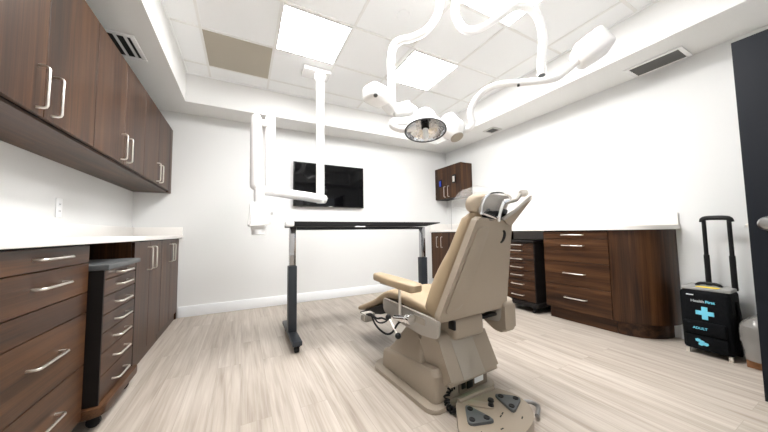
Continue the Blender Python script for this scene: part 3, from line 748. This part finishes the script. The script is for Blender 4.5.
for (x, y, a) in ((1.19, 1.02, .4), (1.215, 1.03, .4), (1.12, .955, 0), (1.275, .96, .5), (1.01, .985, .2)):
    b2 = bx(-.010, .010, -.003, .003, .0495, .0508); b2.transform(Matrix.Translation((x, y, 0)) @ Matrix.Rotation(a, 4, 'Z'))
    obj('marking', b2, M_DARK, t, world=W)
bm = B(); tube(bm, [(1.39, 1.075, .028), (1.455, 1.05, .030), (1.462, 1.00, .030), (1.385, .955, .028)], .011, 10, 3); obj('carry_handle', bm, M_KNOB, t, world=W)
# coiled lead
co = []; base = smooth_path([(1.115, 1.295, .085), (1.065, 1.285, .075), (1.035, 1.25, .03), (1.035, 1.20, .022), (1.08, 1.185, .025), (1.105, 1.20, .03)], 16)
for i, p in enumerate(base):
    a = i * 1.15; q = (base[min(i + 1, len(base) - 1)] - base[max(i - 1, 0)]).normalized(); n1 = q.orthogonal().normalized(); n2 = q.cross(n1)
    co.append(p + (n1 * math.cos(a) + n2 * math.sin(a)) * .014)
bm = B(); tube(bm, co, .0055, 8, 2); obj('coiled_lead', bm, M_RUBBER, t, world=W)

# ---------------------------------------------------------------- medical bag on wheels
t = thing('trolley_bag', 'black wheeled medical bag with a pale blue cross and raised pull handle', 'trolley bag', (3.33, .775, 0))
W = mw(t)
bm = bx(3.225, 3.46, .635, .905, .035, .505, bev=.028, seg=4)
for v in bm.verts:
    v.co += Vector((noise.noise(v.co * 9) * .006, noise.noise(v.co * 9 + Vector((5, 0, 0))) * .008, 0))
bd = obj('body', bm, M_BAG, t, world=W, sharp=60)
obj('front_pocket', bx(3.198, 3.228, .665, .89, .165, .265, bev=.013, seg=3), M_BAG, bd, world=W)
obj('lower_pocket', bx(3.208, 3.228, .66, .885, .05, .155, bev=.010, seg=3), M_BAG, bd, world=W)
for y in (.635, .905):
    bm = tube(B(), [(3.34, y, .08), (3.34, y + (.016 if y > .8 else -.016), .27), (3.34, y, .44)], .012, 8, 5)
    obj('side_strap', bm, M_RUBBER, bd, world=W)
tp = obj('top_plate', bx(3.235, 3.47, .635, .90, .504, .530, bev=.008), M_BAGG, t, world=W)
obj('yellow_label', bx(3.238, 3.285, .695, .815, .5295, .5335, bev=.001), M_YELL, tp, world=W)
obj('carry_grip', tube(B(), [(3.36, .70, .528), (3.36, .73, .548), (3.36, .81, .548), (3.36, .84, .528)], .012, 10, 4), M_BLACK, tp, world=W)
hs = B()
hn = B(); tube(hn, [(3.405, .636, 1.045), (3.405, .648, 1.075), (3.405, .71, 1.082), (3.405, .775, 1.078), (3.405, .787, 1.048)], .019, 12, 4)
ph = obj('pull_handle', hn, M_BLACK, t, world=W)
for y in (.645, .778):
    bm = B(); rod(bm, (3.405, y, .51), (3.405, y, .78), .017); rod(bm, (3.405, y, .78), (3.405, y, 1.06), .013); obj('rod', bm, M_BLACK, ph, world=W)
for y in (.655, .885):
    obj('wheel', lathe(B(), [(.02, -.015), (.03, -.012), (.03, .012), (.02, .015)], aim((3.44, y, .0305), (0, 1, 0)), 18), M_RUBBER, t, world=W)
for y in (.66, .88): obj('foot', bx(3.226, 3.245, y - .012, y + .012, .0005, .04, bev=.004), M_STEEL, t, world=W)
fx = 3.2235
def plus(bm, y, z, s, w, x0, x1):
    P = [(-w, -s), (w, -s), (w, -w), (s, -w), (s, w), (w, w), (w, s), (-w, s), (-w, w), (-s, w), (-s, -w), (-w, -w)]
    return prism(bm, [(y + a, z + b) for a, b in P], YZ, x0, x1)
obj('cross_print', plus(B(), .772, .332, .048, .0155, fx - .004, fx + .004), M_CYAN, bd, world=W, label='pale blue cross')
def text(name, body, size, loc, m, parent, Wm, bold=0):
    cu = bpy.data.curves.new(name, 'FONT'); cu.body = body; cu.size = size; cu.extrude = .0008; cu.offset = bold; cu.materials.append(m)
    tmp = bpy.data.objects.new('tmp', cu); COL.objects.link(tmp)
    me = bpy.data.meshes.new_from_object(tmp.evaluated_get(bpy.context.evaluated_depsgraph_get()))
    bpy.data.objects.remove(tmp)
    # lettering faces -x and reads from +y to -y
    R = Matrix(((0, 0, -1), (-1, 0, 0), (0, 1, 0))).to_4x4()
    me.transform(Wm.inverted() @ (Matrix.Translation(loc) @ R))
    o = bpy.data.objects.new(name, me); COL.objects.link(o); o.parent = parent; return o
text('lettering', 'Health', .0275, (fx - .004, .843, .412), M_WTXT, bd, W, .0002)
text('lettering', 'First', .0275, (fx - .004, .765, .412), M_CYAN, bd, W, .0008)
text('lettering', 'ADULT', .024, (3.1965, .835, .207), M_CYAN, bd, W, .0006)
bm = B()
for (y, z) in ((.815, .118), (.795, .108), (.775, .096), (.80, .092)):
    prism(bm, [(y + .016 * math.cos(k * PI / 3 + .3), z + .013 * math.sin(k * PI / 3 + .3)) for k in range(6)], YZ, 3.2055, 3.2095)
obj('emblem_print', bm, M_CYAN, bd, world=W)
obj('zip_tab', bx(fx - .006, fx + .002, .825, .865, .463, .470, bev=.002), M_PLASTW, bd, world=W)

# ---------------------------------------------------------------- box under a plastic bag
t = thing('covered_box', 'cardboard box under a crumpled grey plastic bag between door and medical bag', 'box', (3.38, .49, 0))
W = mw(t)
obj('carton', bx(3.225, 3.455, .35, .590, .0005, .085, bev=.004), M_CARD, t, world=W)
rings = []
for i in range(16):
    s = i / 15; z = .065 + .315 * s; k = 1 if s < .7 else math.sqrt(max(.02, 1 - ((s - .7) / .3) ** 2))
    ring = []
    for p in selip(0, 0, 1, 1, 3.4, 44):
        x = 3.315 + .150 * p[0] * k; y = .465 + .146 * p[1] * k
        n1 = noise.noise(Vector((x * 14, y * 14, z * 9))) * .016 + noise.noise(Vector((x * 40, y * 40, z * 30))) * .006
        x = min(x + p[0] * n1, 3.528); ring.append((x, y + p[1] * n1, z + n1 * .4))
    rings.append(ring)
bm = loft(B(), rings, cap=False); bm.faces.new([v for v in bm.verts][-44:])
obj('plastic_bag', bm, M_BAGFILM, t, world=W, sharp=25)

# ---------------------------------------------------------------- camera, world, view
FPX = 271.01
yaw, pitch, roll = .479, .061, -.014
fw = Vector((math.sin(yaw) * math.cos(pitch), math.cos(yaw) * math.cos(pitch), math.sin(pitch)))
r0 = Vector((math.cos(yaw), -math.sin(yaw), 0)); u0 = r0.cross(fw)
r1 = r0 * math.cos(roll) + u0 * math.sin(roll); u1 = u0 * math.cos(roll) - r0 * math.sin(roll)
cam = bpy.data.cameras.new('camera'); cam.sensor_width = 36; cam.lens = FPX / 768 * 36; cam.clip_start = .02
co_ = bpy.data.objects.new('camera', cam); COL.objects.link(co_)
M = Matrix((r1, u1, -fw)).transposed().to_4x4(); M.translation = (0, 0, 1.0); co_.matrix_world = M
SC.camera = co_
w = bpy.data.worlds.new('world'); SC.world = w; w.use_nodes = True
w.node_tree.nodes['Background'].inputs[0].default_value = (.9, .95, 1, 1); w.node_tree.nodes['Background'].inputs[1].default_value = .35
SC.view_settings.view_transform = 'Standard'; SC.view_settings.look = 'None'; SC.view_settings.gamma = 1; SC.view_settings.use_curve_mapping = False
SC.view_settings.exposure = 2.02
SC.cycles.max_bounces = 14; SC.cycles.diffuse_bounces = 8; SC.cycles.transparent_max_bounces = 12
SC.cycles.use_denoising = True
